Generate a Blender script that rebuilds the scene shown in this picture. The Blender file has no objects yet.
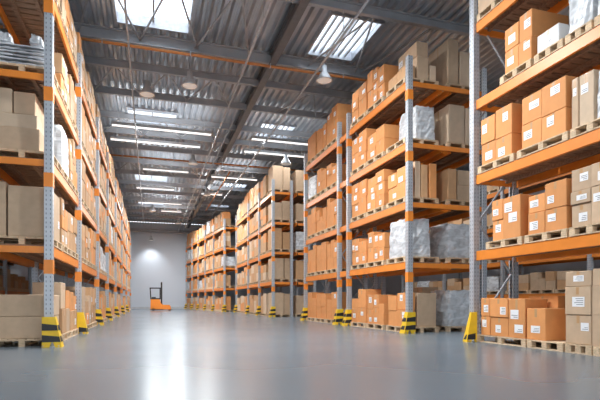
import bpy, bmesh, math, random
from math import sin, cos, tan, atan, pi, radians
R = random.Random(7)
SC = bpy.context.scene
COL = SC.collection

# ------------------------------------------------------------------ camera
F_PX, XV, YH, CAM_H = 485.0, 150.0, 301.0, 0.85
TH = atan((300 - XV) / F_PX)
CT, ST = cos(TH), sin(TH)
cam = bpy.data.cameras.new('camera'); camo = bpy.data.objects.new('camera', cam); COL.objects.link(camo)
cam.sensor_width = 36; cam.lens = 36 * F_PX / 600; cam.shift_y = (YH - 200) / 600; cam.clip_end = 300
camo.location = (0, 0, CAM_H); camo.rotation_euler = (pi / 2, 0, -TH)
SC.camera = camo

def y_at(px, X):                       # where the sight line through column px crosses the plane x = X
    return X / tan(TH + atan((px - 300) / F_PX))
def depth(x, y): return y * CT + x * ST
def z_at(py, x, y): return CAM_H + (YH - py) * depth(x, y) / F_PX
def proj(x, y, z):
    d = depth(x, y)
    if d < 0.3: return None
    return 300 + F_PX * (x * CT - y * ST) / d, YH - F_PX * (z - CAM_H) / d

# ------------------------------------------------------------------ materials
def nodes(name):
    m = bpy.data.materials.new(name); m.use_nodes = True
    nt = m.node_tree; b = nt.nodes['Principled BSDF']
    return m, nt, b
def N(nt, t, **kw):
    n = nt.nodes.new(t)
    for k, v in kw.items():
        if k in n.inputs: n.inputs[k].default_value = v
        else: setattr(n, k, v)
    return n
def mat(name, col, rough=0.6, metal=0.0, noise=0.12, scale=6.0, bump=0.0, rnd=0.0, spec=None, stretch=None):
    m, nt, b = nodes(name); L = nt.links.new
    b.inputs['Roughness'].default_value = rough; b.inputs['Metallic'].default_value = metal
    if spec is not None: b.inputs['Specular IOR Level'].default_value = spec
    tc = N(nt, 'ShaderNodeTexCoord'); src = tc.outputs['Object']
    if stretch:
        mp = N(nt, 'ShaderNodeMapping'); mp.inputs['Scale'].default_value = stretch; L(src, mp.inputs[0]); src = mp.outputs[0]
    nz = N(nt, 'ShaderNodeTexNoise'); nz.inputs['Scale'].default_value = scale; nz.inputs['Detail'].default_value = 4; L(src, nz.inputs['Vector'])
    mr = N(nt, 'ShaderNodeMapRange'); mr.inputs[1].default_value = 0.3; mr.inputs[2].default_value = 0.7
    mr.inputs[3].default_value = 1 - noise; mr.inputs[4].default_value = 1 + noise; L(nz.outputs[0], mr.inputs[0])
    fac = mr.outputs[0]
    if rnd:
        oi = N(nt, 'ShaderNodeObjectInfo'); mr2 = N(nt, 'ShaderNodeMapRange'); mr2.inputs[3].default_value = 1 - rnd; mr2.inputs[4].default_value = 1 + rnd
        L(oi.outputs['Random'], mr2.inputs[0]); mu = N(nt, 'ShaderNodeMath', operation='MULTIPLY'); L(fac, mu.inputs[0]); L(mr2.outputs[0], mu.inputs[1]); fac = mu.outputs[0]
    vm = N(nt, 'ShaderNodeVectorMath', operation='SCALE'); vm.inputs[0].default_value = col[:3]; L(fac, vm.inputs['Scale']); L(vm.outputs[0], b.inputs['Base Color'])
    if bump:
        bp = N(nt, 'ShaderNodeBump'); bp.inputs['Strength'].default_value = bump; bp.inputs['Distance'].default_value = 0.02; L(nz.outputs[0], bp.inputs['Height']); L(bp.outputs[0], b.inputs['Normal'])
    return m
M = {}
M['orange'] = mat('carton_orange', (.72, .31, .105), .75, noise=.05, rnd=.10)
M['tan'] = mat('carton_tan', (.56, .33, .17), .75, noise=.06, rnd=.14)
M['kraft'] = mat('carton_kraft', (.56, .40, .265), .8, noise=.07, rnd=.12)
M['pale'] = mat('carton_pale', (.66, .50, .35), .8, noise=.06, rnd=.08)
M['white_carton'] = mat('carton_white', (.72, .72, .72), .7, noise=.05)
M['tape'] = mat('packing_tape', (.52, .30, .14), .35, noise=.04)
M['paper'] = mat('label_paper', (.85, .85, .86), .6, noise=.02)
M['ink'] = mat('label_ink', (.12, .12, .14), .7, noise=.02)
M['wood'] = mat('pallet_wood', (.66, .49, .32), .85, noise=.25, scale=5, rnd=.12, stretch=(1, 4, 8))
M['shelfwood'] = mat('shelf_boards', (.30, .17, .10), .85, noise=.3, scale=4, stretch=(1, 6, 6))
M['beam'] = mat('rack_beam_orange', (.83, .25, .03), .4, noise=.06, scale=3, rnd=.05)
M['yellow'] = mat('guard_yellow', (.86, .54, .02), .45, noise=.07)
M['black'] = mat('black_paint', (.02, .02, .022), .5, noise=.1)
M['steel'] = mat('roof_steel', (.38, .39, .41), .45, metal=.25, noise=.12, scale=1.5)
M['galv'] = mat('galvanised', (.50, .52, .55), .38, metal=.6, noise=.15, scale=9)
M['dark'] = mat('dark_steel', (.16, .165, .175), .5, metal=.3, noise=.1)
M['deck'] = mat('roof_sheet', (.52, .56, .61), .32, metal=.65, noise=.18, scale=.8)
M['wall'] = mat('wall_panel', (.62, .67, .74), .6, noise=.03, scale=.3)
M['lampbody'] = mat('lamp_housing', (.62, .63, .64), .35, metal=.5, noise=.05)
M['pipe'] = mat('pipe_paint', (.55, .21, .06), .45, noise=.1)
M['lifto'] = mat('truck_orange', (.85, .26, .02), .35, noise=.04)
M['rubber'] = mat('rubber', (.03, .03, .03), .8, noise=.1)
M['goods'] = mat('wrapped_goods', (.48, .46, .45), .8, noise=.3, scale=5, rnd=.2)
M['bluegrey'] = mat('grey_sheet', (.60, .62, .65), .5, noise=.25, scale=7, rnd=.1)

def mat_post():                                    # galvanised upright with its column of punched holes
    m, nt, b = nodes('rack_upright_steel'); L = nt.links.new
    b.inputs['Roughness'].default_value = .42; b.inputs['Metallic'].default_value = .35
    tc = N(nt, 'ShaderNodeTexCoord'); sp = N(nt, 'ShaderNodeSeparateXYZ'); L(tc.outputs['Object'], sp.inputs[0])
    def math_(op, a, bb=None):
        n = N(nt, 'ShaderNodeMath', operation=op)
        for i, v in enumerate((a, bb)):
            if v is None: continue
            if isinstance(v, (int, float)): n.inputs[i].default_value = v
            else: L(v, n.inputs[i])
        return n.outputs[0]
    fz = math_('FRACT', math_('MULTIPLY', sp.outputs['Z'], 12.0))
    hole_z = math_('LESS_THAN', math_('ABSOLUTE', math_('SUBTRACT', fz, .5)), .22)
    hx = math_('LESS_THAN', math_('ABSOLUTE', math_('SUBTRACT', math_('ABSOLUTE', sp.outputs['Y']), .036)), .008)
    hy = math_('LESS_THAN', math_('ABSOLUTE', math_('SUBTRACT', math_('ABSOLUTE', sp.outputs['X']), .036)), .008)
    h = math_('MULTIPLY', hole_z, math_('MAXIMUM', hx, hy))
    nz = N(nt, 'ShaderNodeTexNoise'); nz.inputs['Scale'].default_value = 8; L(tc.outputs['Object'], nz.inputs['Vector'])
    mx = N(nt, 'ShaderNodeMix', data_type='RGBA'); mx.inputs[6].default_value = (.42, .45, .49, 1); mx.inputs[7].default_value = (.54, .565, .60, 1); L(nz.outputs[0], mx.inputs[0])
    m2 = N(nt, 'ShaderNodeMix', data_type='RGBA'); m2.inputs[7].default_value = (.20, .21, .23, 1); L(h, m2.inputs[0]); L(mx.outputs[2], m2.inputs[6]); L(m2.outputs[2], b.inputs['Base Color'])
    return m
M['post'] = mat_post()

def mat_floor():
    m, nt, b = nodes('polished_concrete'); L = nt.links.new
    tc = N(nt, 'ShaderNodeTexCoord')
    n1 = N(nt, 'ShaderNodeTexNoise'); n1.inputs['Scale'].default_value = .25; n1.inputs['Detail'].default_value = 1; n1.inputs['Roughness'].default_value = .5; L(tc.outputs['Object'], n1.inputs['Vector'])
    n2 = N(nt, 'ShaderNodeTexNoise'); n2.inputs['Scale'].default_value = .6; n2.inputs['Detail'].default_value = 1; L(tc.outputs['Object'], n2.inputs['Vector'])
    mx = N(nt, 'ShaderNodeMix', data_type='RGBA'); mx.inputs[6].default_value = (.135, .168, .198, 1); mx.inputs[7].default_value = (.15, .183, .212, 1)
    mr = N(nt, 'ShaderNodeMapRange'); mr.inputs[1].default_value = .3; mr.inputs[2].default_value = .7; L(n1.outputs[0], mr.inputs[0]); L(mr.outputs[0], mx.inputs[0]); L(mx.outputs[2], b.inputs['Base Color'])
    r = N(nt, 'ShaderNodeMapRange'); r.inputs[1].default_value = .3; r.inputs[2].default_value = .7; r.inputs[3].default_value = .23; r.inputs[4].default_value = .27; L(n2.outputs[0], r.inputs[0]); L(r.outputs[0], b.inputs['Roughness'])
    b.inputs['Specular IOR Level'].default_value = .4
    return m
M['floor'] = mat_floor()

def mat_film():
    m, nt, b = nodes('stretch_film'); L = nt.links.new
    b.inputs['Base Color'].default_value = (.72, .75, .78, 1); b.inputs['Roughness'].default_value = .3
    tc = N(nt, 'ShaderNodeTexCoord'); nz = N(nt, 'ShaderNodeTexNoise'); nz.inputs['Scale'].default_value = 3; nz.inputs['Detail'].default_value = 1.5; nz.inputs['Distortion'].default_value = 1
    mp = N(nt, 'ShaderNodeMapping'); mp.inputs['Scale'].default_value = (1, 1, 2.2); L(tc.outputs['Object'], mp.inputs[0]); L(mp.outputs[0], nz.inputs['Vector'])
    bp = N(nt, 'ShaderNodeBump'); bp.inputs['Strength'].default_value = .5; bp.inputs['Distance'].default_value = .03; L(nz.outputs[0], bp.inputs['Height']); L(bp.outputs[0], b.inputs['Normal'])
    tr = N(nt, 'ShaderNodeBsdfTransparent'); ms = N(nt, 'ShaderNodeMixShader')
    mr = N(nt, 'ShaderNodeMapRange'); mr.inputs[1].default_value = .35; mr.inputs[2].default_value = .65; mr.inputs[3].default_value = .62; mr.inputs[4].default_value = 1.0; L(nz.outputs[0], mr.inputs[0])
    L(mr.outputs[0], ms.inputs[0]); L(tr.outputs[0], ms.inputs[1]); L(b.outputs[0], ms.inputs[2]); L(ms.outputs[0], nt.nodes['Material Output'].inputs[0])
    return m
M['film'] = mat_film()

def mat_pane():                                    # translucent roof light sheet
    m, nt, b = nodes('rooflight_sheet'); L = nt.links.new
    tr = N(nt, 'ShaderNodeBsdfTransparent'); tr.inputs[0].default_value = (.95, .97, 1, 1)
    tl = N(nt, 'ShaderNodeBsdfTranslucent'); tl.inputs[0].default_value = (.9, .93, .96, 1)
    ms = N(nt, 'ShaderNodeMixShader'); ms.inputs[0].default_value = .25
    L(tr.outputs[0], ms.inputs[1]); L(tl.outputs[0], ms.inputs[2]); L(ms.outputs[0], nt.nodes['Material Output'].inputs[0])
    return m
M['pane'] = mat_pane()
def mat_emit(name, col, s):
    m, nt, b = nodes(name); b.inputs['Base Color'].default_value = (*col, 1); b.inputs['Emission Color'].default_value = (*col, 1); b.inputs['Emission Strength'].default_value = s
    return m
M['lens'] = mat_emit('lamp_lens', (1, .95, .88), .12)
M['tube'] = mat_emit('beam_glow', (1, .99, .97), 1.1)  # emission standing in for light caught by roof beams

# ------------------------------------------------------------------ mesh helpers
class MB:
    def __init__(s): s.v, s.f, s.m, s.slots = [], [], [], []
    def slot(s, m):
        if m is None: return 0
        if m not in s.slots: s.slots.append(m)
        return s.slots.index(m)
    def hexa(s, p, m=None):                     # p: 4 bottom (ccw) + 4 top points
        k = len(s.v); s.v += [tuple(q) for q in p]
        for q in ((0, 3, 2, 1), (4, 5, 6, 7), (0, 1, 5, 4), (1, 2, 6, 5), (2, 3, 7, 6), (3, 0, 4, 7)):
            s.f.append(tuple(k + i for i in q)); s.m.append(s.slot(m))
        return s
    def box(s, x0, x1, y0, y1, z0, z1, m=None):
        return s.hexa([(x0, y0, z0), (x1, y0, z0), (x1, y1, z0), (x0, y1, z0), (x0, y0, z1), (x1, y0, z1), (x1, y1, z1), (x0, y1, z1)], m)
    def cbox(s, x0, x1, y0, y1, z0, z1, c, m=None):   # chamfered box
        k = len(s.v); P = []
        for X, sx in ((x0, 1), (x1, -1)):
            for Y, sy in ((y0, 1), (y1, -1)):
                for Z, sz in ((z0, 1), (z1, -1)):
                    P.append(((X, Y + sy * c, Z + sz * c), (X + sx * c, Y, Z + sz * c), (X + sx * c, Y + sy * c, Z)))
        ix = lambda a, b, cc, ax: k + (a * 4 + b * 2 + cc) * 3 + ax
        for p in P: s.v += list(p)
        fs = []
        for a in (0, 1):
            q = [ix(a, 0, 0, 0), ix(a, 0, 1, 0), ix(a, 1, 1, 0), ix(a, 1, 0, 0)]; fs.append(q if a == 0 else q[::-1])
            q = [ix(0, a, 0, 1), ix(1, a, 0, 1), ix(1, a, 1, 1), ix(0, a, 1, 1)]; fs.append(q if a == 0 else q[::-1])
            q = [ix(0, 0, a, 2), ix(0, 1, a, 2), ix(1, 1, a, 2), ix(1, 0, a, 2)]; fs.append(q if a == 0 else q[::-1])
        for b in (0, 1):
            for c_ in (0, 1):
                fs.append([ix(0, b, c_, 1), ix(1, b, c_, 1), ix(1, b, c_, 2), ix(0, b, c_, 2)])
                fs.append([ix(b, 0, c_, 0), ix(b, 1, c_, 0), ix(b, 1, c_, 2), ix(b, 0, c_, 2)])
                fs.append([ix(b, c_, 0, 0), ix(b, c_, 1, 0), ix(b, c_, 1, 1), ix(b, c_, 0, 1)])
        for a in (0, 1):
            for b in (0, 1):
                for c_ in (0, 1): fs.append([ix(a, b, c_, 0), ix(a, b, c_, 1), ix(a, b, c_, 2)])
        for q in fs: s.f.append(tuple(q)); s.m.append(s.slot(m))
        return s
    def bar(s, a, b, w, h, m=None, up=(0, 0, 1)):     # rectangular bar from a to b
        from mathutils import Vector
        a, b, up = Vector(a), Vector(b), Vector(up); d = (b - a).normalized()
        x = d.cross(up)
        if x.length < 1e-4: x = d.cross(Vector((1, 0, 0)))
        x = x.normalized() * w / 2; y = x.cross(d).normalized() * h / 2
        return s.hexa([a - x - y, a + x - y, a + x + y, a - x + y, b - x - y, b + x - y, b + x + y, b - x + y], m)
    def tube(s, a, b, r, n=10, m=None, r2=None, cap=True):
        from mathutils import Vector
        a, b = Vector(a), Vector(b); d = (b - a).normalized(); x = d.cross(Vector((0, 0, 1)))
        if x.length < 1e-4: x = Vector((1, 0, 0))
        x.normalize(); y = d.cross(x); k = len(s.v); r2 = r if r2 is None else r2
        for q, rr in ((a, r), (b, r2)):
            for i in range(n):
                t = 2 * pi * i / n; s.v.append(tuple(q + x * rr * cos(t) + y * rr * sin(t)))
        for i in range(n):
            j = (i + 1) % n; s.f.append((k + i, k + j, k + n + j, k + n + i)); s.m.append(s.slot(m))
        if cap:
            s.f.append(tuple(k + i for i in range(n))[::-1]); s.m.append(s.slot(m)); s.f.append(tuple(k + n + i for i in range(n))); s.m.append(s.slot(m))
        return s
    def lathe(s, prof, n=20, m=None, c=(0, 0)):
        k = len(s.v)
        for r, z in prof:
            for i in range(n): s.v.append((c[0] + r * cos(2 * pi * i / n), c[1] + r * sin(2 * pi * i / n), z))
        for j in range(len(prof) - 1):
            for i in range(n):
                q = (i + 1) % n; s.f.append((k + j * n + i, k + j * n + q, k + (j + 1) * n + q, k + (j + 1) * n + i)); s.m.append(s.slot(m))
        return s
    def prism(s, pts, axis, a, b, m=None):           # polygon pts (2d) pushed along axis from a to b
        k = len(s.v); n = len(pts)
        for w in (a, b):
            for (p, q) in pts: s.v.append({'x': (w, p, q), 'y': (p, w, q), 'z': (p, q, w)}[axis])
        s.f.append(tuple(k + i for i in range(n))); s.f.append(tuple(k + n + i for i in range(n))[::-1]); s.m += [s.slot(m)] * 2
        for i in range(n):
            j = (i + 1) % n; s.f.append((k + j, k + i, k + n + i, k + n + j)); s.m.append(s.slot(m))
        return s
    def mesh(s, name, material=None):
        me = bpy.data.meshes.new(name); me.from_pydata(s.v, [], s.f)
        mats = s.slots if s.slots else [material]
        for m in mats: me.materials.append(M[m] if isinstance(m, str) else m)
        if len(mats) > 1: me.polygons.foreach_set('material_index', s.m)
        bm = bmesh.new(); bm.from_mesh(me); bmesh.ops.recalc_face_normals(bm, faces=bm.faces); bm.to_mesh(me); bm.free()
        return me
    def build(s, name, material=None, parent=None, loc=(0, 0, 0), rz=0, smooth=False):
        me = s.mesh(name, material)
        if smooth:
            for p in me.polygons: p.use_smooth = True
        return link(name, me, parent, loc, rz)
def link(name, data, parent=None, loc=(0, 0, 0), rz=0):
    o = bpy.data.objects.new(name, data); COL.objects.link(o)
    o.location = loc; o.rotation_euler = (0, 0, rz)
    if parent: o.parent = parent
    return o
def tag(o, label, cat, group=None, kind=None):
    o['label'] = label; o['category'] = cat
    if group: o['group'] = group
    if kind: o['kind'] = kind
    return o
def thing(name, label, cat, loc=(0, 0, 0), rz=0, group=None):
    return tag(link(name, None, None, loc, rz), label, cat, group)
def struct(o): o['kind'] = 'structure'; return o
ORD = 'zeroth first second third fourth fifth sixth seventh eighth ninth tenth eleventh twelfth thirteenth fourteenth fifteenth sixteenth seventeenth eighteenth nineteenth twentieth'.split()
TENS = {2: 'twenty', 3: 'thirty', 4: 'forty'}
def ordw(n): return ORD[n] if n <= 20 else ('thirtieth' if n == 30 else 'fortieth' if n == 40 else TENS[n // 10] + '-' + ORD[n % 10])
LEVEL = ['floor level', 'first shelf', 'second shelf', 'third shelf', 'top shelf']

# ------------------------------------------------------------------ room shell
X0, X1, Y0, Y1, ZC = -10.0, 21.0, -8.0, 55.0, 9.35
struct(MB().box(X0, X1, Y0, Y1, -.2, 0).build('floor', 'floor'))
w = MB().box(X0, X1, Y1, Y1 + .2, 0, ZC)
struct(w.build('wall_far', 'wall'))
struct(MB().box(X0 - .2, X0, Y0, Y1, 0, ZC).build('wall_left', 'wall'))
struct(MB().box(X1, X1 + .2, Y0, Y1, 0, ZC).build('wall_right', 'wall'))
DW0, DW1, DH = -6.0, 9.0, 6.0                        # unseen opening behind the camera, added to let in fill daylight
w = MB(); w.box(X0, DW0, Y0 - .2, Y0, 0, ZC); w.box(DW1, X1, Y0 - .2, Y0, 0, ZC); w.box(DW0, DW1, Y0 - .2, Y0, DH, ZC)
struct(w.build('wall_near', 'wall'))
# seams on the far wall, a plinth along its foot
w = MB()
for i in range(11): w.box(X0 + 2.8 * i, X0 + 2.8 * i + .02, Y1 - .012, Y1 - .001, .3, ZC - .3)
struct(w.build('trim_1', 'wall'))
struct(MB().box(X0, X1, Y1 - .05, Y1 - .001, .0, .22).build('baseboard_far', 'galv'))

# roof sheet with openings for the roof lights
SKY = []                                               # (x0,x1,y0,y1)
def sky_px(pxa, pxb, py_far, py_near):
    z = ZC - CAM_H
    def pt(px, py):
        d = F_PX * z / (YH - py); xc = (px - 300) / F_PX * d
        return xc * CT + d * ST, d * CT - xc * ST
    a = pt(pxa, py_far); b = pt(pxb, py_far); c = pt((pxa + pxb) / 2, py_near)
    return a[0], b[0], c[1], (a[1] + b[1]) / 2
xs_l, xs_r = (-.95, 1.15), (5.15, 6.75)
for c0, c1 in ((.5, 2.4), (7.0, 9.0), (13.2, 15.65), (22.5, 24.1), (33.6, 35.6), (43.5, 45.5)): SKY.append((*xs_l, c0, c1))
for c0, c1 in ((.5, 2.4), (7.0, 9.0), (13.4, 15.75), (22.6, 24.6), (34.8, 37.0), (41.6, 43.8)): SKY.append((*xs_r, c0, c1))
PER, DEP = .28, .10
def deck():
    mb = MB(); n = int((X1 - X0) / PER)
    prof = [(0, 0), (.09, 0), (.13, DEP), (.22, DEP), (.28, 0)]
    for i in range(n):
        for j in range(4):
            xa, za = X0 + i * PER + prof[j][0], ZC + prof[j][1]; xb, zb = X0 + i * PER + prof[j + 1][0], ZC + prof[j + 1][1]
            cuts = sorted((s[2], s[3]) for s in SKY if s[0] < (xa + xb) / 2 < s[1])
            segs, y = [], Y0
            for c in cuts:
                segs.append((y, c[0])); y = c[1]
            segs.append((y, Y1))
            for a, b in segs:
                k = len(mb.v); mb.v += [(xa, a, za), (xb, a, zb), (xb, b, zb), (xa, b, za)]; mb.f.append((k, k + 1, k + 2, k + 3)); mb.m.append(0)
    return mb
struct(deck().build('ceiling', 'deck'))
for i, (a, b, c, d) in enumerate(SKY):
    fr = MB(); e = .07
    fr.box(a - e, a, c - e, d + e, ZC - .06, ZC + .3); fr.box(b, b + e, c - e, d + e, ZC - .06, ZC + .3)
    fr.box(a, b, c - e, c, ZC - .06, ZC + .3); fr.box(a, b, d, d + e, ZC - .06, ZC + .3)
    f = struct(fr.build('window_%d' % (i + 1), 'galv'))
    MB().box(a, b, c, d, ZC + .24, ZC + .25).build('pane', 'pane', f)
    br = MB()
    if i < 6:
        br.box((a + b) / 2 - .03, (a + b) / 2 + .03, c, d, ZC + .1, ZC + .2); br.box(a, b, c + .35, c + .4, ZC + .0, ZC + .08)
    else:
        for q in range(1, 7): br.box(a + (b - a) * q / 7 - .028, a + (b - a) * q / 7 + .028, c, d, ZC + .05, ZC + .14)
    br.build('glazing_bar', 'steel', f)

# roof steel: purlins across, girders along, braces between
tn = [1]
def trim(mb, m):
    tn[0] += 1; return struct(mb.build('trim_%d' % tn[0], m))
def ibeam_x(y, z0, h, fl=.2, m='steel', xa=X0, xb=X1):
    mb = MB(); mb.box(xa, xb, y - fl / 2, y + fl / 2, z0, z0 + .03); mb.box(xa, xb, y - fl / 2, y + fl / 2, z0 + h - .03, z0 + h); mb.box(xa, xb, y - .012, y + .012, z0 + .03, z0 + h - .03)
    return trim(mb, m)
PURL = [-5, -2.4, .2, 2.8, 5.3, 7.8, 10.2, 12.75, 16.2, 18.2, 20.6, 23.2, 25.3, 27.7, 30.5, 33.2, 36, 38.8, 41.6, 44.4, 47.2, 50, 52.8]
for k, y in enumerate(PURL): ibeam_x(y, 9.06 if y != 16.2 else 8.95, .26 if y != 16.2 else .37, .14 if y != 16.2 else .24)
for gx, wd in ((-5.5, .24), (4.0, .24), (13.5, .24)):
    mb = MB(); mb.box(gx - wd / 2, gx + wd / 2, Y0, Y1, 8.93, 8.96); mb.box(gx - .03, gx + .03, Y0, Y1, 8.96, 9.29); mb.box(gx - wd / 2, gx + wd / 2, Y0, Y1, 9.29, 9.32)
    trim(mb, 'dark')
for (ya, yb) in ((12.75, 16.2), (18.2, 20.6), (23.2, 25.3), (30.5, 33.2), (38.8, 41.6)):
    for xa in (-1.2, .6, 2.3, 6.2, 8.2):
        for sgn in (-1, 1):
            trim(MB().bar((xa, ya, 9.12), (xa + sgn * .9, yb, 9.12), .05, .04), 'steel')
# wall-top channel over the far wall
trim(MB().box(X0, X1, Y1 - .35, Y1 - .06, 8.3, 8.6), 'steel')

# ------------------------------------------------------------------ racks
H_POST, D_RACK = 7.3, 1.1
LV = [1.90, 3.50, 5.08, 6.70]                           # load heights of the shelves
class Rack:
    def __init__(s, name, label, org, sg, phi, frames, levels=LV, hp=H_POST, bands=True, end_beams=(0,), braces=True, open_front=False, open_back=False, span=1.1, bare=()):
        s.name, s.sg, s.phi, s.frames, s.levels = name, sg, phi, frames, levels
        s.org = org; s.c, s.s = cos(phi), sin(phi)
        root = thing('pallet_rack', label, 'rack', (org[0], org[1], 0), phi); s.root = root
        bw, bh = .055, .20
        nl = len(levels)
        post_me = MB(); W = .07; TK = .01
        post_me.box(-W, W, -W, -W + TK, 0.012, hp); post_me.box(-W, W, W - TK, W, 0.012, hp); post_me.box(-W, -W + TK, -W + TK, W - TK, 0.012, hp)
        post_me.box(W - .016, W, -W + TK, -.03, 0.012, hp); post_me.box(W - .016, W, .03, W - TK, 0.012, hp)
        pm = post_me.mesh('upright', 'post'); bp = MB().box(-.11, .11, -.10, .10, .0005, .012).mesh('base_plate', 'galv')
        band = MB().box(-.077, .077, -.077, .077, -.13, .13).mesh('beam_bracket', 'beam')
        for i, f in enumerate(frames):
            for t in (.035, D_RACK - .055):
                if i == 0 and (t < .5 and open_front or t > .5 and open_back): continue
                # the open side of the profile looks into the rack
                p = link('upright', pm, root, (sg * t, f, 0), 0 if t < .5 and sg > 0 or t > .5 and sg < 0 else pi)
                link('base_plate', bp, p)
                if bands and t < .5:
                    for z in levels: link('beam_bracket', band, p, (0, 0, z - .42))
            if braces and i not in bare:
                zs = [.35 + q * (hp - .8) / 6 for q in range(7)]
                for q in range(6):
                    a, b = (.12, D_RACK - .12) if q % 2 == 0 else (D_RACK - .12, .12)
                    MB().bar((sg * a, f, zs[q]), (sg * b, f, zs[q + 1]), .03, .045, up=(0, 1, 0)).build('brace', 'galv', root)
            if i in end_beams:
                for z in levels: MB().box(*sorted((sg * .115, sg * (span - .115))), f - .025, f + .025, z - .165, z - .045).build('end_beam', 'beam', root)
        for i in range(len(frames) - 1):
            a, b = frames[i] + .073, frames[i + 1] - .073
            for z in levels:
                for t in (.02, D_RACK - bw):
                    mb = MB(); xa, xb = sorted((sg * t, sg * (t + bw)))
                    mb.cbox(xa, xb, a, b, z - bh, z, .008)
                    mb.build('beam', 'beam', root)
                mb = MB(); nsl = max(4, int((b - a) / .19)); st = (b - a) / nsl
                xa, xb = sorted((sg * (bw + .024), sg * (D_RACK - bw - .004)))
                for q in range(nsl): mb.box(xa, xb, a + q * st + .02, a + (q + 1) * st - .02, z - .045, z - .003)
                for t in (.3, .75): mb.box(*sorted((sg * t, sg * (t + .07))), a + .01, b - .01, z - .12, z - .046)
                mb.build('shelf_decking', 'shelfwood', root)
    def w(s, t, sp, z):
        x, y = s.sg * t, sp
        return s.org[0] + s.c * x - s.s * y, s.org[1] + s.s * x + s.c * y, z
    def base(s, l): return 0.0 if l == 0 else s.levels[l - 1]

XA = 6.55
A = Rack('near right rack', 'tall steel pallet rack with orange beams at the right, stacked with orange boxes', (XA, 4.55), 1, 0, [0, 4.2], bands=False, end_beams=(1,))
YB = y_at(408, 6.5); yb2 = y_at(348, 6.5); yb3 = y_at(305, 6.5)
B = Rack('middle right rack', 'second pallet rack on the right beyond the cross aisle, orange boxes facing the aisle', (6.5, YB), 1, 0, [0, yb2 - YB, y_at(338.5, 6.5) - YB, yb3 - YB], open_back=True, span=2.4, bare=(0,))
B2 = Rack('rack behind middle right rack', 'pallet rack standing back to back behind the second right rack', (6.5 + 1.3, YB), 1, 0, [0, yb2 - YB], bands=False, open_front=True, end_beams=(), bare=(0,))
XC = 6.2; yc = [y_at(p, XC) for p in (272.5, 259, 248, 236)]
C = Rack('third right rack', 'third pallet rack on the right with large kraft boxes at its end', (XC, yc[0]), 1, 0, [y - yc[0] for y in yc], span=1.1, bare=(0,))
C2 = Rack('rack behind third right rack', 'pallet rack standing back to back behind the third right rack', (XC + 1.3, yc[0]), 1, 0, [0, yc[1] - yc[0]], bands=False, open_front=True, bare=(0,))
PD0, PD1 = (5.55, 38.1), (3.75, 54.2)
phiD = math.atan2(-(PD1[0] - PD0[0]), PD1[1] - PD0[1]); LD = math.hypot(PD1[0] - PD0[0], PD1[1] - PD0[1])
D = Rack('last right rack', 'last pallet rack on the right, running up to the far wall', PD0, 1, phiD, [0, LD * .22, LD * .42, LD * .61, LD * .8, LD], braces=False)
XL = -1.75; yl = [9.95, 13.8, 18.4, 22.6, 27.8, 33.8, 40.5, 49.0]
LF = Rack('left rack', 'long tall pallet rack along the left side of the aisle', (XL, yl[0]), -1, 0, [y - yl[0] for y in yl], bare=(0,))
E = Rack('distant rack', 'pallet rack in the next aisle, seen through the gaps of the near right rack', (15.0, 9.0), 1, 0, [0, 4.5, 9, 13.5, 18], levels=[1.15, 2.6, 4.2, 5.8], hp=6.5, bands=False, braces=False)
G = Rack('dim rack', 'dim pallet rack behind the left rack, seen above its floor boxes', (-6.0, 15.0), -1, 0, [0, 4.5, 9, 13.5], levels=[1.3, 2.8, 4.4, 6.0], bands=False, braces=False)

# ------------------------------------------------------------------ loads: every box is recorded first, then built
BOXES, PALLETS, WRAPS = [], [], []
def add_pallet(rk, l, idx, s0, s1, t0=.0, t1=1.04, what='boxes', zoff=0, gname=None):
    z = rk.base(l) + .0015
    PALLETS.append(dict(rk=rk, l=l, idx=idx, s=(s0, s1), t=(t0, t1), z=z, what=what))
    return z + .15
def add_box(rk, l, idx, s0, s1, t0, t1, z0, z1, m, pos):
    BOXES.append(dict(rk=rk, l=l, idx=idx, s=(s0, s1), t=(t0, t1), z=(z0, z1), m=m, pos=pos))
ROWN = {1: ['single'], 2: ['bottom', 'top'], 3: ['bottom', 'middle', 'top'], 4: ['bottom', 'lower middle', 'upper middle', 'top']}
def column(rk, l, idx, ci, s0, s1, z, hs, m, t0=.03, dp=.55, rear=''):
    for k, h in enumerate(hs):
        ms = m if isinstance(m, str) else R.choice(m)
        j = R.uniform(0, .03); g = .004
        nm = ROWN[len(hs)][k]
        pos = ('%s box of %s%s column' % (nm, ordw(ci), rear)) if nm != 'single' else 'alone as %s%s column' % (ordw(ci), rear)
        add_box(rk, l, idx, s0 + g, s1 - g, t0 + j, t0 + j + dp, z + .002, z + h - .002, ms, pos); z += h
    return z
def wrap(rk, l, idx, s0, s1, z, h, t0=.02, t1=1.0): WRAPS.append(dict(rk=rk, l=l, idx=idx, s=(s0, s1), t=(t0, t1), z=(z + .002, z + h)))

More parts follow.
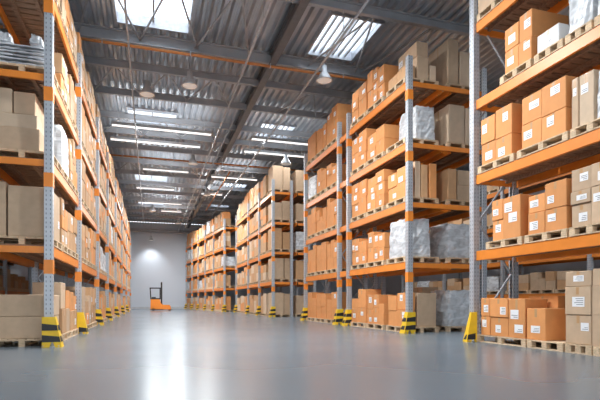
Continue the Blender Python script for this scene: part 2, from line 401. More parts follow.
def random_load(rk, l, idx, s0, s1, mats, pw=.08, rear=False, hmax=None, rev=False):
    hmax = hmax or (1.12 if l < 4 else 1.25)
    z = add_pallet(rk, l, idx, s0, s1, what='wrapped goods' if False else 'boxes')
    a, b = s0 + .03, s1 - .03
    if R.random() < pw:
        PALLETS[-1]['what'] = 'a wrapped load'
        return wrap(rk, l, idx, a + .02, b - .02, z, R.uniform(.7, hmax))
    n = R.choice((2, 2, 2, 3)) if b - a > .9 else 2
    cuts = [a + (b - a) * (q + (R.uniform(-.08, .08) if 0 < q < n else 0)) / n for q in range(n + 1)]
    H = R.uniform(.72 * hmax, hmax)
    for q in range(n):
        Hc = H if R.random() < .45 else min(hmax, max(.45, H + R.uniform(-.3, .2)))
        rows = 2 if Hc > .6 else 1
        if Hc > 1.0 and R.random() < .3: rows = 3
        fr = [R.uniform(.8, 1.2) for _ in range(rows)]; sm = sum(fr); hs = [Hc * f / sm for f in fr]
        column(rk, l, idx, q + 1, cuts[q], cuts[q + 1], z, hs, mats, rear='')
        if rear: column(rk, l, idx, q + 1, cuts[q], cuts[q + 1], z, [Hc * R.uniform(.7, 1)], mats, t0=.62, dp=.4, rear=' rear')

def fill(rk, mats, pw=.08, skip=(), rear_first=False, hmax=None, hmax_top=None):
    for l in range(len(rk.levels) + 1):
        idx = 0
        for i in range(len(rk.frames) - 1):
            a, b = rk.frames[i] + .17, rk.frames[i + 1] - .17
            if b - a < .7: continue
            n = max(1, round((b - a) / 1.28)); st = (b - a) / n
            for q in range(n):
                idx += 1
                if (l, idx) in skip: continue
                random_load(rk, l, idx, a + q * st + .03, a + (q + 1) * st - .03, mats, pw, rear=rear_first and idx == 1, hmax=hmax)

# --- near right rack: columns read straight off the photograph
def acol(l, idx, ci, px0, px1, ys, m, t0=.04, dp=.55, rear=''):
    X = XA + t0; ya, yb = y_at(px1, X), y_at(px0, X)
    zt = A.base(l) + .1515
    zz = [z_at(y, X, yb) for y in ys][::-1]
    hs = [zz[k + 1] - zz[k] for k in range(len(zz) - 1)]
    column(A, l, idx, ci, ya - A.org[1], yb - A.org[1], zt, hs, m, t0, dp, rear)
def apal(l, idx, px0, px1, what='boxes', t0=.0):
    ya, yb = y_at(px1, XA + t0), y_at(px0, XA + t0)
    return add_pallet(A, l, idx, ya - A.org[1] + .012, min(yb - A.org[1] - .012, 4.12), t0=t0, what=what)
apal(0, 1, 476, 526); apal(0, 2, 526, 563); apal(0, 3, 564, 592); apal(0, 4, 592, 625)
acol(0, 1, 1, 480.5, 489.5, (299, 317, 335.5), 'orange'); acol(0, 1, 2, 489.5, 507.5, (299, 317.5, 336), 'orange'); acol(0, 1, 3, 507.5, 524.5, (299, 337.5), 'orange', dp=.52)
acol(0, 2, 1, 526, 545, (309, 340), 'orange', dp=.5); acol(0, 2, 1, 528, 558, (298, 338), 'orange', t0=.62, dp=.4, rear=' rear')
acol(0, 3, 1, 564.5, 591, (273, 288, 315.5, 344), 'kraft', dp=.8); acol(0, 4, 1, 592, 622, (270, 287, 316, 347), 'kraft', dp=.8)
apal(1, 1, 485, 522); apal(1, 2, 523.5, 567); apal(1, 3, 568, 612); apal(1, 4, 613, 650)
acol(1, 1, 1, 491.5, 502.5, (201, 221, 241), 'orange'); acol(1, 1, 2, 502.5, 520, (199, 240), 'orange', dp=.8)
acol(1, 2, 1, 527, 544, (197.5, 215, 236), 'orange'); acol(1, 2, 2, 544, 566, (185, 211, 233), 'orange', dp=.8)
acol(1, 3, 1, 570, 590.5, (172, 194, 207, 229), 'kraft', dp=.7); acol(1, 3, 2, 590.5, 611, (168, 191, 228), 'kraft', dp=.7)
acol(1, 4, 1, 615, 648, (160, 190, 222), 'kraft', dp=.7)
apal(2, 1, 477, 514); apal(2, 2, 516, 568); apal(2, 3, 569, 612); apal(2, 4, 613, 650)
acol(2, 1, 1, 480.5, 494.5, (121, 146, 167), 'orange'); acol(2, 1, 2, 494.5, 511, (111, 140, 161), 'orange', dp=.8)
acol(2, 2, 1, 521, 541, (100, 127, 151), 'orange'); acol(2, 2, 2, 541, 566, (91, 121, 145), 'orange', dp=.85)
acol(2, 3, 1, 571, 578, (84, 134), 'kraft', dp=.7); acol(2, 3, 2, 578, 593, (80, 131), 'pale', dp=.7)
z_ = A.base(2) + .1515
wrap(A, 2, 3, y_at(611, XA) - 4.55, y_at(594.5, XA) - 4.55, z_, .75)
acol(2, 4, 1, 615, 648, (60, 95, 120), 'kraft')
apal(3, 1, 499, 531); apal(3, 2, 533, 563); apal(3, 3, 564, 592, 'a wrapped load'); apal(3, 4, 593, 640, 'a wrapped load')
acol(3, 1, 1, 504, 518, (39, 61, 84), 'orange'); acol(3, 1, 2, 518, 531, (27, 54, 77), 'orange', dp=.85)
acol(3, 2, 1, 536, 558, (41, 60), 'white_carton', dp=.45)
z_ = A.base(3) + .1515
wrap(A, 3, 3, y_at(591, XA) - 4.55, y_at(565.5, XA) - 4.55, z_, 1.18); wrap(A, 3, 4, y_at(638, XA) - 4.55, y_at(594.5, XA) - 4.55, z_, 1.18)
apal(4, 1, 476, 511); apal(4, 2, 513, 570)
acol(4, 1, 1, 477.5, 507, (-20, 23), 'kraft', dp=.9); acol(4, 2, 1, 515, 566, (-70, -20), 'kraft', dp=.9)

# --- second right rack
def endload(rk, l, kind, s1=1.25):
    a, b = .14, s1
    z = add_pallet(rk, l, 1, a, b, what='a wrapped load' if kind[0] == 'wrap' else 'boxes')
    if kind[0] == 'wrap': return wrap(rk, l, 1, a + .04, b - .04, z, kind[1], .04, kind[2] if len(kind) > 2 else 1.0)
    _, m, n, hs_f, hs_r, tw = kind
    for q in range(n):
        s0, s1_ = a + .03 + (b - a - .06) * q / n, a + .03 + (b - a - .06) * (q + 1) / n
        column(rk, l, 1, q + 1, s0, s1_, z, hs_f, m, t0=.04, dp=tw)
        if hs_r: column(rk, l, 1, q + 1, s0, s1_, z, hs_r, m, t0=.04 + tw + .04, dp=.98 - tw - .04, rear=' rear')
def multiload(rk, l, spec):
    z = add_pallet(rk, l, 1, .16, 1.25)
    k = 0
    for (ta, tb, hs, m, *n) in spec:
        n = n[0] if n else 1
        for q in range(n):
            k += 1; column(rk, l, 1, k, .19 + 1.01 * q / n, .19 + 1.01 * (q + 1) / n, z, [h * (1 - .07 * q) for h in hs], m, t0=ta, dp=tb - ta - .03)
multiload(B, 0, [(.03, .33, [.46, .46], 'orange', 2), (.36, .98, [.92], 'kraft')]); endload(B, 1, ('wrap', 1.05, .82)); multiload(B, 2, [(.03, .30, [.42, .42], 'orange', 2), (.31, .50, [.98], 'pale'), (.51, .74, [.9], 'tan'), (.75, 1.0, [.95], 'orange')])
add_pallet(B, 3, 1, .16, 1.25, what='a wrapped load'); wrap(B, 3, 1, .2, 1.2, B.base(3) + .1515, .95, .36, .98); multiload(B, 4, [(.03, .33, [.34], 'tan', 2), (.36, .74, [.62, .40], 'kraft'), (.76, .98, [.42], 'pale')])
fill(B, ['orange'], .04, skip={(l, 1) for l in range(5)})
endload(B2, 0, ('wrap', 1.02, .95)); endload(B2, 1, ('wrap', .98, .95)); multiload(B2, 2, [(.04, .34, [.86], 'tan'), (.36, .98, [.42, .42], 'kraft')]); endload(B2, 3, ('box', 'pale', 1, [1.05], [1.0], .5)); multiload(B2, 4, [(.04, .40, [1.25], 'kraft'), (.42, .98, [.95], 'pale')])
fill(B2, ['kraft', 'tan'], .2, skip={(l, 1) for l in range(5)})
# --- third and last
KT = ['tan', 'tan', 'kraft', 'pale']
endload(C, 0, ('box', 'kraft', 1, [1.15], [1.1], .6)); endload(C, 1, ('box', 'kraft', 1, [1.1], [1.1], .6)); endload(C, 2, ('box', 'tan', 1, [.6, .5], [.9], .5)); endload(C, 3, ('box', 'kraft', 1, [.9], [1.0], .5)); endload(C, 4, ('box', 'kraft', 1, [1.25], [1.2], .55))
fill(C, ['orange', 'tan', 'tan', 'pale'], .06, skip={(l, 1) for l in range(5)})
endload(C2, 0, ('box', 'kraft', 1, [1.0], [1.1], .6)); endload(C2, 1, ('box', 'tan', 1, [.6, .4], [1.0], .5)); endload(C2, 2, ('wrap', 1.0, .9)); endload(C2, 3, ('box', 'kraft', 1, [.9], [.7], .5)); endload(C2, 4, ('box', 'kraft', 1, [1.1], [.8], .55))
fill(C2, KT, .1, skip={(l, 1) for l in range(5)})
fill(D, ['orange', 'tan', 'tan', 'pale'], .05)
# --- left rack
endload(LF, 0, ('box', 'kraft', 1, [.41, .41], None, .96))
endload(LF, 1, ('box', 'kraft', 1, [.94], [1.0], .70))
z_ = add_pallet(LF, 2, 1, .14, 1.25)
column(LF, 2, 1, 1, .17, 1.22, z_, [.42], 'kraft', .2, .80); 
column(LF, 2, 1, 2, .2, 1.2, z_ + .42, [.26], 'pale', .26, .72); column(LF, 2, 1, 3, .22, 1.15, z_ + .68, [.42], 'kraft', .3, .36); column(LF, 2, 1, 4, .22, 1.15, z_ + .68, [.46], 'pale', .68, .3, )
z_ = add_pallet(LF, 3, 1, .14, 1.25, what='a bundle of grey sheets')
SHEETS = (z_,)
endload(LF, 4, ('box', 'tan', 1, [.5, .5], [.9], .5))
fill(LF, ['tan', 'tan', 'orange', 'kraft'], .06, skip={(l, 1) for l in range(5)}, hmax=1.14)
fill(E, ['kraft', 'tan'], .1, hmax=.72)
fill(G, ['kraft', 'tan'], .1, hmax=.85)

# ------------------------------------------------------------------ how large each shows in the photograph
def shown(r, pad=0):
    rk = r['rk']; P = []
    z0, z1 = (r['z'] if isinstance(r['z'], tuple) else (r['z'], r['z'] + .15))
    for t in r['t']:
        for s in r['s']:
            for z in (z0, z1):
                p = proj(*rk.w(t, s, z))
                if p is None: return 0
                P.append(p)
    x0, x1 = max(-pad, min(p[0] for p in P)), min(600 + pad, max(p[0] for p in P)); y0, y1 = max(-pad, min(p[1] for p in P)), min(400 + pad, max(p[1] for p in P))
    if x1 <= x0 or y1 <= y0: return 0
    return (x1 - x0) * (y1 - y0)
for r in BOXES + PALLETS + WRAPS:
    f = .25 if r['rk'] in (E, G) else 1.0
    r['area'] = shown(r) * f; r['near'] = shown(r, 45)
PALLETS = [p for p in PALLETS if p['near'] > 0]; WRAPS = [p for p in WRAPS if p['near'] > 0]; BOXES = [p for p in BOXES if p['near'] > 0]
BOXES.sort(key=lambda r: -r['area']); PALLETS.sort(key=lambda r: -r['area'])

# ------------------------------------------------------------------ build the boxes
CN = {'orange': 'orange', 'tan': 'tan', 'kraft': 'brown', 'pale': 'pale beige', 'white_carton': 'white'}
SH = {'near right rack': 'near right rack'}
def centre(r, zmid=None):
    rk = r['rk']; z = r['z'][0]
    return rk.w(sum(r['t']) / 2, sum(r['s']) / 2, z)
def sticker(mb, x, sg, y, z, wy, hz):
    """paper label lying on the aisle face (local x = x), with a few printed lines"""
    e = .0025
    a, b = sorted((x, x - sg * e)); mb.box(a, b, y - wy / 2, y + wy / 2, z - hz / 2, z + hz / 2, 'paper')
    a, b = sorted((x - sg * e, x - sg * (e + .0006)))
    for q in range(R.randint(2, 4)):
        zz = z - hz * .32 + q * hz * .2; l_ = R.uniform(.4, .8)
        mb.box(a, b, y - wy * .4, y - wy * .4 + wy * l_, zz, zz + hz * .06, 'ink')
    return mb
for k, r in enumerate(BOXES[:300]):
    rk = r['rk']; c = centre(r); dx = r['t'][1] - r['t'][0]; dy = r['s'][1] - r['s'][0]; h = r['z'][1] - r['z'][0]
    nm = 'pale beige' if False else CN[r['m']]
    o = MB().cbox(-dx / 2, dx / 2, -dy / 2, dy / 2, 0, h, .009).build('cardboard_box', r['m'], None, c, rk.phi)
    lab = '%s %s, %s pallet, %s, %s' % (nm.split()[0], r['pos'].replace('alone as', 'box alone as'), ordw(r['idx']), LEVEL[r['l']], rk.name)
    if r['pos'].startswith(('bottom', 'top', 'middle', 'upper', 'lower')):
        lab = '%s box, %s, %s pallet, %s, %s' % (nm.split()[0], r['pos'].replace(' box of', ' of'), ordw(r['idx']), LEVEL[r['l']], rk.name)
    tag(o, lab, 'box', 'boxes on the ' + rk.name)
    sg = rk.sg
    xf = -sg * dx / 2
    if r['area'] > 70:
        # tape along the top seam and down the aisle face
        tp = MB(); tw = .055
        a, b = sorted((xf, xf - sg * .0012)); tp.box(a, b, -tw / 2, tw / 2, h * .72, h - .01); tp.box(-dx / 2 + .01, dx / 2 - .01, -tw / 2, tw / 2, h, h + .0012)
        tp.build('packing_tape', 'tape', o)
    big = r['rk'] in (A, B)
    n = R.choice((1, 1, 2)) if r['rk'] is A else R.choice((0, 1, 1, 2)) if r['rk'] is B else R.choice((0, 0, 1))
    spots = []
    for q in range(n):
        wy, hz = R.uniform(.14, .24), R.uniform(.12, .18)
        wy = min(wy, dy * .5); hz = min(hz, h * .4)
        y = R.uniform(-dy / 2 + wy * .7, dy / 2 - wy * .7); z = R.uniform(hz * .7, h - hz * .7)
        if any(abs(y - s_[0]) < .26 and abs(z - s_[1]) < .2 for s_ in spots): continue
        spots.append((y, z))
        sticker(MB(), xf - sg * .0015, sg, y, z, wy, hz).build('shipping_label', None, o)
rest = MB()
for r in BOXES[300:]:
    rk = r['rk']
    p = [rk.w(t, s, z) for z in r['z'] for (t, s) in ((r['t'][0], r['s'][0]), (r['t'][1], r['s'][0]), (r['t'][1], r['s'][1]), (r['t'][0], r['s'][1]))]
    rest.hexa(p, r['m'])
tag(rest.build('cardboard_box'), 'small distant cardboard boxes filling the far shelves of all the racks', 'boxes', None, 'stuff')

# ------------------------------------------------------------------ pallets
def pallet_parts(dx, dy):
    top, low, blocks = MB(), MB(), []
    n = 7; wv = dx / n
    for q in range(n): top.box(-dx / 2 + q * wv + .008, -dx / 2 + (q + 1) * wv - .008, -dy / 2, dy / 2, .128, .149)
    for y in (-dy / 2 + .055, 0, dy / 2 - .055): top.box(-dx / 2, dx / 2, y - .05, y + .05, .108, .1279)
    for x in (-dx / 2 + .055, 0, dx / 2 - .055): low.box(x - .05, x + .05, -dy / 2, dy / 2, .0, .021)
    for x in (-dx / 2 + .055, 0, dx / 2 - .055):
        for y in (-dy / 2 + .06, 0, dy / 2 - .06): blocks.append((x, y))
    return top, low, blocks
BLK = MB().box(-.05, .05, -.055, .055, .0212, .1078).mesh('block', 'wood')
for k, r in enumerate(PALLETS[:300]):
    rk = r['rk']; c = rk.w(sum(r['t']) / 2, sum(r['s']) / 2, r['z']); dx = r['t'][1] - r['t'][0]; dy = r['s'][1] - r['s'][0]
    lab = 'wooden pallet under %s, %s along %s of %s' % (r['what'], ordw(r['idx']), LEVEL[r['l']], rk.name)
    top, low, bl = pallet_parts(dx, dy)
    if k < 55:
        root = thing('wooden_pallet', lab, 'pallet', c, rk.phi, 'pallets on the ' + rk.name)
        top.build('decking', 'wood', root)
        for x in (-dx / 2 + .055, 0, dx / 2 - .055): MB().box(x - .05, x + .05, -dy / 2, dy / 2, .0, .021).build('base_board', 'wood', root)
        for (x, y) in bl: link('block', BLK, root, (x, y, 0))
    else:
        for (x, y) in bl: low.box(x - .05, x + .05, y - .055, y + .055, .0212, .1078)
        kk = len(low.v); low.v += top.v; low.f += [tuple(kk + i for i in f) for f in top.f]; low.m += top.m
        tag(low.build('wooden_pallet', 'wood', None, c, rk.phi), lab, 'pallet', 'pallets on the ' + rk.name)
if len(PALLETS) > 300:
    mb = MB()
    for r in PALLETS[300:]:
        rk = r['rk']
        for za, zb, parts in ((0, .02, 3), (.02, .11, 3), (.11, .149, 1)):
            for q in range(parts):
                ta, tb = (r['t'] if parts == 1 else (r['t'][0] + q * .46, r['t'][0] + q * .46 + .1))
                p = [rk.w(t, s, r['z'] + z) for z in (za, zb) for (t, s) in ((ta, r['s'][0]), (tb, r['s'][0]), (tb, r['s'][1]), (ta, r['s'][1]))]
                mb.hexa(p)
    tag(mb.build('wooden_pallet', 'wood'), 'small distant wooden pallets on the far shelves', 'pallets', None, 'stuff')

# ------------------------------------------------------------------ wrapped loads
def blob(dx, dy, h, seed, amp=.035, nx=9, nz=10, taper=.06):
    """closed lumpy box: rounded plan, wavy sides, crumpled top"""
    rr = random.Random(seed); mb = MB(); per = []
    for i in range(nx): per.append((-1 + 2 * i / nx, -1))
    for i in range(nx): per.append((1, -1 + 2 * i / nx))
    for i in range(nx): per.append((1 - 2 * i / nx, 1))
    for i in range(nx): per.append((-1, 1 - 2 * i / nx))
    n = len(per); ph = [rr.uniform(0, 6.28) for _ in range(8)]
    for j in range(nz + 1):
        z = h * j / nz; f = 1 - taper * (j / nz) ** 2
        for i, (u, v) in enumerate(per):
            rd = 1 - .045 * (abs(u) * abs(v)) ** 4
            d = amp * (sin(z * 11 + ph[0] + i * .3) * .4 + sin(i * 1.3 + ph[1] + z * 4) * .35 + rr.uniform(-.5, .5))
            k = rd * f - abs(d) * 1.6 / max(dx, dy)
            mb.v.append((u * dx / 2 * k, v * dy / 2 * k, z + (0 if j < nz else rr.uniform(-.05, .0))))
    for j in range(nz):
        for i in range(n):
            q = (i + 1) % n; mb.f.append((j * n + i, j * n + q, (j + 1) * n + q, (j + 1) * n + i)); mb.m.append(0)
    mb.v.append((0, 0, h - .03)); t = len(mb.v) - 1
    for i in range(n): mb.f.append((nz * n + i, nz * n + (i + 1) % n, t)); mb.m.append(0)
    mb.f.append(tuple(range(n))[::-1]); mb.m.append(0)
    return mb
for k, r in enumerate(WRAPS):
    rk = r['rk']; c = rk.w(sum(r['t']) / 2, sum(r['s']) / 2, r['z'][0]); dx = r['t'][1] - r['t'][0]; dy = r['s'][1] - r['s'][0]; h = r['z'][1] - r['z'][0]
    root = thing('wrapped_load', 'goods wrapped in grey plastic film, %s pallet, %s, %s' % (ordw(r['idx']), LEVEL[r['l']], rk.name), 'wrapped load', c, rk.phi, 'film wrapped loads')
    blob(dx, dy, h, k).build('stretch_film', 'film', root, smooth=False)
    g = MB(); rr = random.Random(k + 50); n = 3
    for q in range(n):
        s_ = rr.uniform(.80, .86); g.cbox(-dx * s_ / 2, dx * s_ / 2, -dy * s_ / 2, dy * s_ / 2, h * (.01 + q * .3), h * (.01 + q * .3) + h * .29, .01)
    g.build('inner_goods', 'goods', root)
# bundle of grey sheets high on the left rack
z_ = SHEETS[0] + .002; c = LF.w(.55, .7, z_)
root = thing('sheet_bundle', 'bundle of loose grey sheets lying on the third shelf of the left rack', 'sheet bundle', c)
rr = random.Random(5)
for q in range(7):
    zz = q * .062
    me = blob(.86 + rr.uniform(-.08, .06), 1.0 + rr.uniform(-.1, .05), .055, 100 + q, .03, 8, 2, .02)
    me.build('sheet', 'bluegrey', root, (rr.uniform(-.04, .04), rr.uniform(-.03, .03), zz), rr.uniform(-.03, .03))
for q, (x, y) in enumerate(((.25, -.35), (-.28, -.3), (.02, .2))):
    blob(.24, .3, .2, 200 + q, .05, 6, 5, .3).build('crumpled_film', 'film', root, (x, y, .45))

# ------------------------------------------------------------------ yellow post guards
def guard(x, y, sg, phi, lab, h=.56, striped=True, rnd=0, off=0, xin=-.09, wing=.1):
    """wedge standing in front of a post: sloped towards the aisle, black bands"""
    g = thing('post_guard', lab, 'post guard', (x, y, 0), phi, 'yellow post guards')
    s = -sg                                           # towards the aisle
    q = lambda a: (a + off) * s
    pts = [(q(xin), .001), (q(.03), .001), (q(.08), .13), (q(.13), .001), (q(.24), .001), (q(.13), h), (q(xin), h)]
    MB().prism(pts, 'y', -.17, -.135).build('body', 'yellow', g)
    # side wing along the aisle face
    MB().hexa([(q(.238), -.134, .001), (q(.238), wing, .001), (q(.20), wing, .001), (q(.20), -.134, .001), (q(.13), -.134, h), (q(.13), wing - .1, h), (q(.10), wing - .1, h), (q(.10), -.134, h)]).build('side_wing', 'yellow', g)
    xr = lambda z: .24 - .11 * z / h
    for z0 in ((.10, .31) if striped else (.05,)):
        st = MB(); a, b = z0, z0 + .10
        L_ = xin + .001 if striped else .03
        st.hexa([(q(L_), -.1725, a), (q(xr(a)), -.1725, a), (q(xr(a)), -.1702, a), (q(L_), -.1702, a), (q(L_), -.1725, b + .03), (q(xr(b)), -.1725, b), (q(xr(b)), -.1702, b), (q(L_), -.1702, b + .03)])
        st.build('stripe', 'black', g)
        # the band carries on over the wing
        e = .003
        MB().hexa([(q(xr(a) + e), -.134, a), (q(xr(a) + e), wing - .02, a), (q(xr(a)), wing - .02, a), (q(xr(a)), -.134, a), (q(xr(b) + e), -.134, b), (q(xr(b) + e), wing - .09, b), (q(xr(b)), wing - .09, b), (q(xr(b)), -.134, b)]).build('stripe', 'black', g)
    for bx in (q(xin + .02), q(.19)):
        MB().tube((bx, -.172, .03), (bx, -.18, .03), .012, 6).build('bolt', 'galv', g)
for rk in (LF, B, C, D, A):
    for i, f in enumerate(rk.frames):
        if rk is A and i == 0: continue
        if rk is LF and i > 6: continue
        x, y, _ = rk.w(.055, f, 0)
        st = (rk is LF and i == 0) or rk is B or rk in (C, D) or (rk is LF and i > 1)
        guard(x, y, rk.sg, rk.phi, 'yellow and black guard at the foot of the %s post of the %s' % (ordw(i + 1) if rk is not A else 'aisle', rk.name), striped=st, h=.62 if rk is A else .56, off=.09 if rk is A else .02, xin=-.01 if rk is A else -.09, wing=-.02 if rk is A else .1)

# ------------------------------------------------------------------ reach truck at the far end
tx, ty = .83, 44.5
T = thing('forklift', 'orange forklift with black cab and mast standing at the far end of the aisle', 'forklift', (tx, ty, 0), 0)
mb = MB(); mb.prism([(-.80, .14), (.30, .14), (.34, .50), (.10, .62), (-.02, 1.0), (-.78, 1.0)], 'y', -.5, .5); mb.build('body', 'lifto', T)
mb = MB(); mb.prism([(.24, .12), (.92, .12), (.92, .34), (.80, .50), (.34, .52)], 'y', -.52, -.30); mb.build('outrigger', 'lifto', T)
mb = MB(); mb.prism([(.24, .12), (.92, .12), (.92, .34), (.80, .50), (.34, .52)], 'y', .30, .52); mb.build('outrigger', 'lifto', T)
mb = MB()
for y in (-.46, .46):
    mb.bar((-.76, y, 1.0), (-.82, y, 1.98), .08, .10); mb.bar((.02, y, 1.0), (.02, y, 1.98), .08, .08)
    mb.bar((-.86, y, 1.98), (.08, y, 1.98), .08, .08)
for x in (-.82, -.55, -.28, 0): mb.bar((x, -.46, 1.98), (x, .46, 1.98), .05, .05)
mb.box(-.80, .06, -.5, .5, 1.0, 1.10); mb.build('overhead_guard', 'black', T)
mb = MB()
for y in (-.33, .33): mb.box(.08, .20, y - .06, y + .06, .12, 2.5)
for z in (.5, 1.5, 2.42): mb.box(.10, .18, -.33, .33, z, z + .08)
mb.build('mast', 'black', T)
for y in (-.2, .2):
    MB().prism([(.22, .06), (1.05, .06), (1.05, .085), (.26, .11), (.26, .6), (.22, .6)], 'y', y - .05, y + .05).build('fork', 'dark', T)
MB().box(-.7, -.35, -.25, .25, 1.101, 1.2).build('seat', 'black', T)
for x, y in ((-.55, -.42), (-.55, .42), (.82, -.41), (.82, .41)):
    MB().tube((x, y - .08, .13), (x, y + .08, .13), .128, 16).build('wheel', 'rubber', T)
MB().box(-.79, .28, -.503, .503, .06, .1395).build('chassis_skirt', 'black', T)

# ------------------------------------------------------------------ lamps and pipes under the roof
def spot_lamp(x, y, z, lab, power=200, light=True):
    t = thing('high_bay_lamp', lab, 'lamp', (x, y, z), 0, 'high bay lamps under the roof')
    MB().lathe([(.03, .52), (.09, .50), (.10, .30), (.16, .22), (.27, .04), (.28, .0), (.262, .0), (.25, .04), (.14, .2), (.0, .22)], 24).build('lamp_housing', 'lampbody', t, smooth=True)
    MB().lathe([(.0, .035), (.24, .035), (.24, .02), (.0, .02)], 24).build('lamp_bulb', 'lens', t)
    MB().tube((0, 0, .52), (0, 0, 9.02 - z), .018, 8).build('hanger', 'galv', t)
    if light and power > 0:
        ld = bpy.data.lights.new('lamp_light', 'AREA'); ld.shape = 'DISK'; ld.size = .5; ld.energy = power; ld.color = (.95, .98, 1)
        lo = bpy.data.objects.new('lamp_light', ld); COL.objects.link(lo); lo.location = (0, 0, -.02); lo.parent = t
LAMPS = [(1.3, 17.0, 8.2, 'silver bell lamp hanging above the aisle, just behind the orange edged roof beam', 200), (5.6, 15.35, 8.25, 'silver bell lamp hanging beside the top boxes of the second right rack', 20),
         (6.75, 24.3, 7.95, 'silver bell lamp hanging at the gap between second and third right racks', 0), (-.1, 18.4, 8.3, 'bell lamp hanging over the left side of the aisle', 50),
         (2.2, 26.6, 8.2, 'added bell lamp over the aisle, just behind the glowing strips', 230), (3.8, 34.2, 8.2, 'added bell lamp over the aisle, second before the forklift', 290),
         (.2, 41.6, 8.2, 'added bell lamp over the aisle before the forklift', 290), (2.6, 47.4, 8.2, 'added bell lamp over the aisle beside the last right rack', 420)]  # farther aisle lamps are added to brighten the far racks and wall
for x, y, z, lab, p in LAMPS: spot_lamp(x, y, z, lab, p)
for x, y, p in ((12.6, 10.5, 260), (12.6, 21, 260), (1.8, 11.0, 780), (2.3, 7.6, 300), (1.5, 2.2, 120), (.8, -3, 80), (5, -3, 60)): spot_lamp(x, y, 8.2, 'added bell lamp of the near aisle, unseen under the roof' if x < 9 else 'added bell lamp in the next aisle beyond the near right rack', p)  # unseen lamps added to brighten the near boxes and the next aisle
# lamp washing the far wall
spot_lamp(.1, 53.4, 7.2, 'small bell lamp washing the far wall with light', 0, False)
sl = bpy.data.lights.new('wall_light', 'SPOT'); sl.color = (.95, .98, 1); sl.energy = 330; sl.spot_size = radians(95); sl.spot_blend = 1; sl.shadow_soft_size = .1
so = bpy.data.objects.new('wall_light', sl); COL.objects.link(so); so.location = (.1, 53.5, 7.15); so.rotation_euler = (radians(25), 0, 0)

def glow_strip(xa, xb, y, z, lab, power=120):  # glowing strip in place of a roof beam that catches light
    t = thing('glow_strip', lab, 'glowing strip', ((xa + xb) / 2, y, z), 0, 'glowing strips across the roof'); l = xb - xa
    MB().box(-l / 2, l / 2, -.11, .11, .03, .15).build('strip_channel', 'lampbody', t)
    MB().box(-l / 2 + .02, l / 2 - .02, -.08, .08, .0, .0295).build('glow_face', 'tube', t)
    for x in (-l / 2 + .3, l / 2 - .3): MB().box(x - .01, x + .01, -.01, .01, .15, 9.02 - z).build('hanger', 'galv', t)
    ld = bpy.data.lights.new('strip_downlight', 'AREA'); ld.shape = 'RECTANGLE'; ld.size = l; ld.size_y = .12; ld.energy = power; ld.color = (.95, .98, 1)
    lo = bpy.data.objects.new('strip_downlight', ld); COL.objects.link(lo); lo.location = (0, 0, -.01); lo.parent = t
    lu = bpy.data.lights.new('roof_fill_light', 'AREA'); lu.shape = 'RECTANGLE'; lu.size = l; lu.size_y = .16; lu.energy = power * .24; lu.color = (.95, .98, 1)  # upward light added to brighten the roof sheet and purlins
    uo = bpy.data.objects.new('roof_fill_light', lu); COL.objects.link(uo); uo.location = (0, 0, .16); uo.rotation_euler = (pi, 0, 0); uo.parent = t
for xa, xb, y, lab in ((-1.6, 2.7, 22.6, 'long glowing strip imitating a lit roof beam, the nearer one over the aisle'), (4.6, 8.4, 22.6, 'long glowing strip imitating a lit roof beam above the second right rack'),
                       (-1.8, 2.4, 24.6, 'long glowing strip imitating a lit roof beam, just behind the nearer one'), (4.6, 8.0, 24.6, 'long glowing strip imitating a lit roof beam, end of the second right rack'),
                       (-.9, 1.6, 34.6, 'short glowing strip imitating a lit roof beam farther down the aisle'), (3.5, 5.0, 35.2, 'short glowing strip imitating a lit roof beam above the third right rack'), (-.4, 2.2, 29.6, 'long glowing strip added to brighten the roof behind the second orange pipe'), (-.4, 2.4, 39.6, 'glowing strip added to brighten the far aisle roof, before the last roof light'), (3.6, 6.5, 30.2, 'glowing strip added above the front end of the third right rack'), (.9, 2.6, 43, 'short glowing strip imitating a lit roof beam near the far wall')):  # some farther strips are added only to brighten the roof
    glow_strip(xa, xb, y, 8.5, lab, 45 if 4.5 < xa < 5 else 200 if y > 38 else 120)
def pipe_x(xa, xb, y, z, r, m, lab, nm='sprinkler_pipe'):
    t = thing(nm, lab, 'pipe', ((xa + xb) / 2, y, z)); l = xb - xa
    MB().tube((-l / 2, 0, 0), (l / 2, 0, 0), r, 12).build('pipe_run', m, t, smooth=True)
    k = int(l / 2.5)
    for q in range(k + 1):
        x = -l / 2 + .1 + (l - .2) * q / k; MB().box(x - .015, x + .015, -r - .01, r + .01, -r - .008, 8.945 - z if y < 20 else 9.02 - z).build('hanger', 'galv', t)
pipe_x(-9.5, 20, 16.1, 8.85, .045, 'pipe', 'orange sprinkler pipe under the large roof beam across the aisle')
pipe_x(-9.5, 20, 27.6, 8.62, .045, 'pipe', 'orange sprinkler pipe across the roof behind the glowing strips')
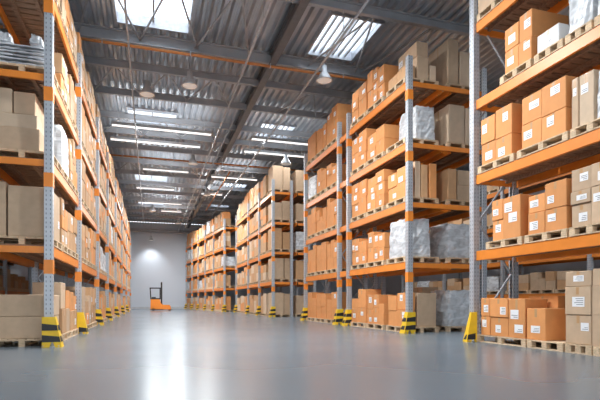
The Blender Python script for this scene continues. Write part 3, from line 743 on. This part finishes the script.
def pipe_y(x, ya, yb, z, r, m, lab):
    t = thing('conduit', lab, 'pipe', (x, (ya + yb) / 2, z)); l = yb - ya
    MB().tube((0, -l / 2, 0), (0, l / 2, 0), r, 8).build('pipe_run', m, t, smooth=True)
    for q in range(6): y = -l / 2 + .45 + (l - .9) * q / 5; MB().box(-.01, .01, y - .01, y + .01, r, 9.02 - z).build('hanger', 'galv', t)
pipe_y(2.9, 2, 54, 8.36, .035, 'galv', 'thin grey conduit along the roof above the aisle middle')
pipe_y(3.3, 20, 54, 8.33, .03, 'galv', 'thin grey conduit along the roof, close beside the longer one')
pipe_y(-.6, 6.6, 54, 8.37, .03, 'galv', 'thin grey conduit along the roof above the left rack side')
pipe_y(5.2, 2, 54, 8.35, .04, 'galv', 'thin grey conduit along the roof near the right racks')
pipe_y(4.45, 28.2, 41, 8.38, .04, 'pipe', 'orange pipe running along the roof toward the far wall')

# ------------------------------------------------------------------ daylight and camera settings
W = bpy.data.worlds.new('world'); SC.world = W; W.use_nodes = True
bg = W.node_tree.nodes['Background']; bg.inputs[0].default_value = (.88, .94, 1.0, 1); bg.inputs[1].default_value = 3.0
pl = bpy.data.lights.new('fill_opening_portal', 'AREA'); pl.shape = 'RECTANGLE'; pl.size = DW1 - DW0; pl.size_y = DH; pl.cycles.is_portal = True  # portal of the unseen opening added for daylight fill
po = bpy.data.objects.new('fill_opening_portal', pl); COL.objects.link(po); po.location = ((DW0 + DW1) / 2, Y0 - .1, DH / 2); po.rotation_euler = (pi / 2, 0, 0)
for i, (a, b, c, d) in enumerate(SKY):
    pl = bpy.data.lights.new('roof_portal', 'AREA'); pl.shape = 'RECTANGLE'; pl.size = b - a; pl.size_y = d - c; pl.cycles.is_portal = True
    po = bpy.data.objects.new('roof_portal', pl); COL.objects.link(po); po.location = ((a + b) / 2, (c + d) / 2, ZC + .28)
vs = SC.view_settings; vs.view_transform = 'Standard'; vs.look = 'None'; vs.gamma = 1; vs.exposure = 0.13; vs.use_curve_mapping = False
SC.cycles.max_bounces = 8; SC.cycles.diffuse_bounces = 4; SC.cycles.transparent_max_bounces = 8
SC.cycles.sample_clamp_indirect = 6
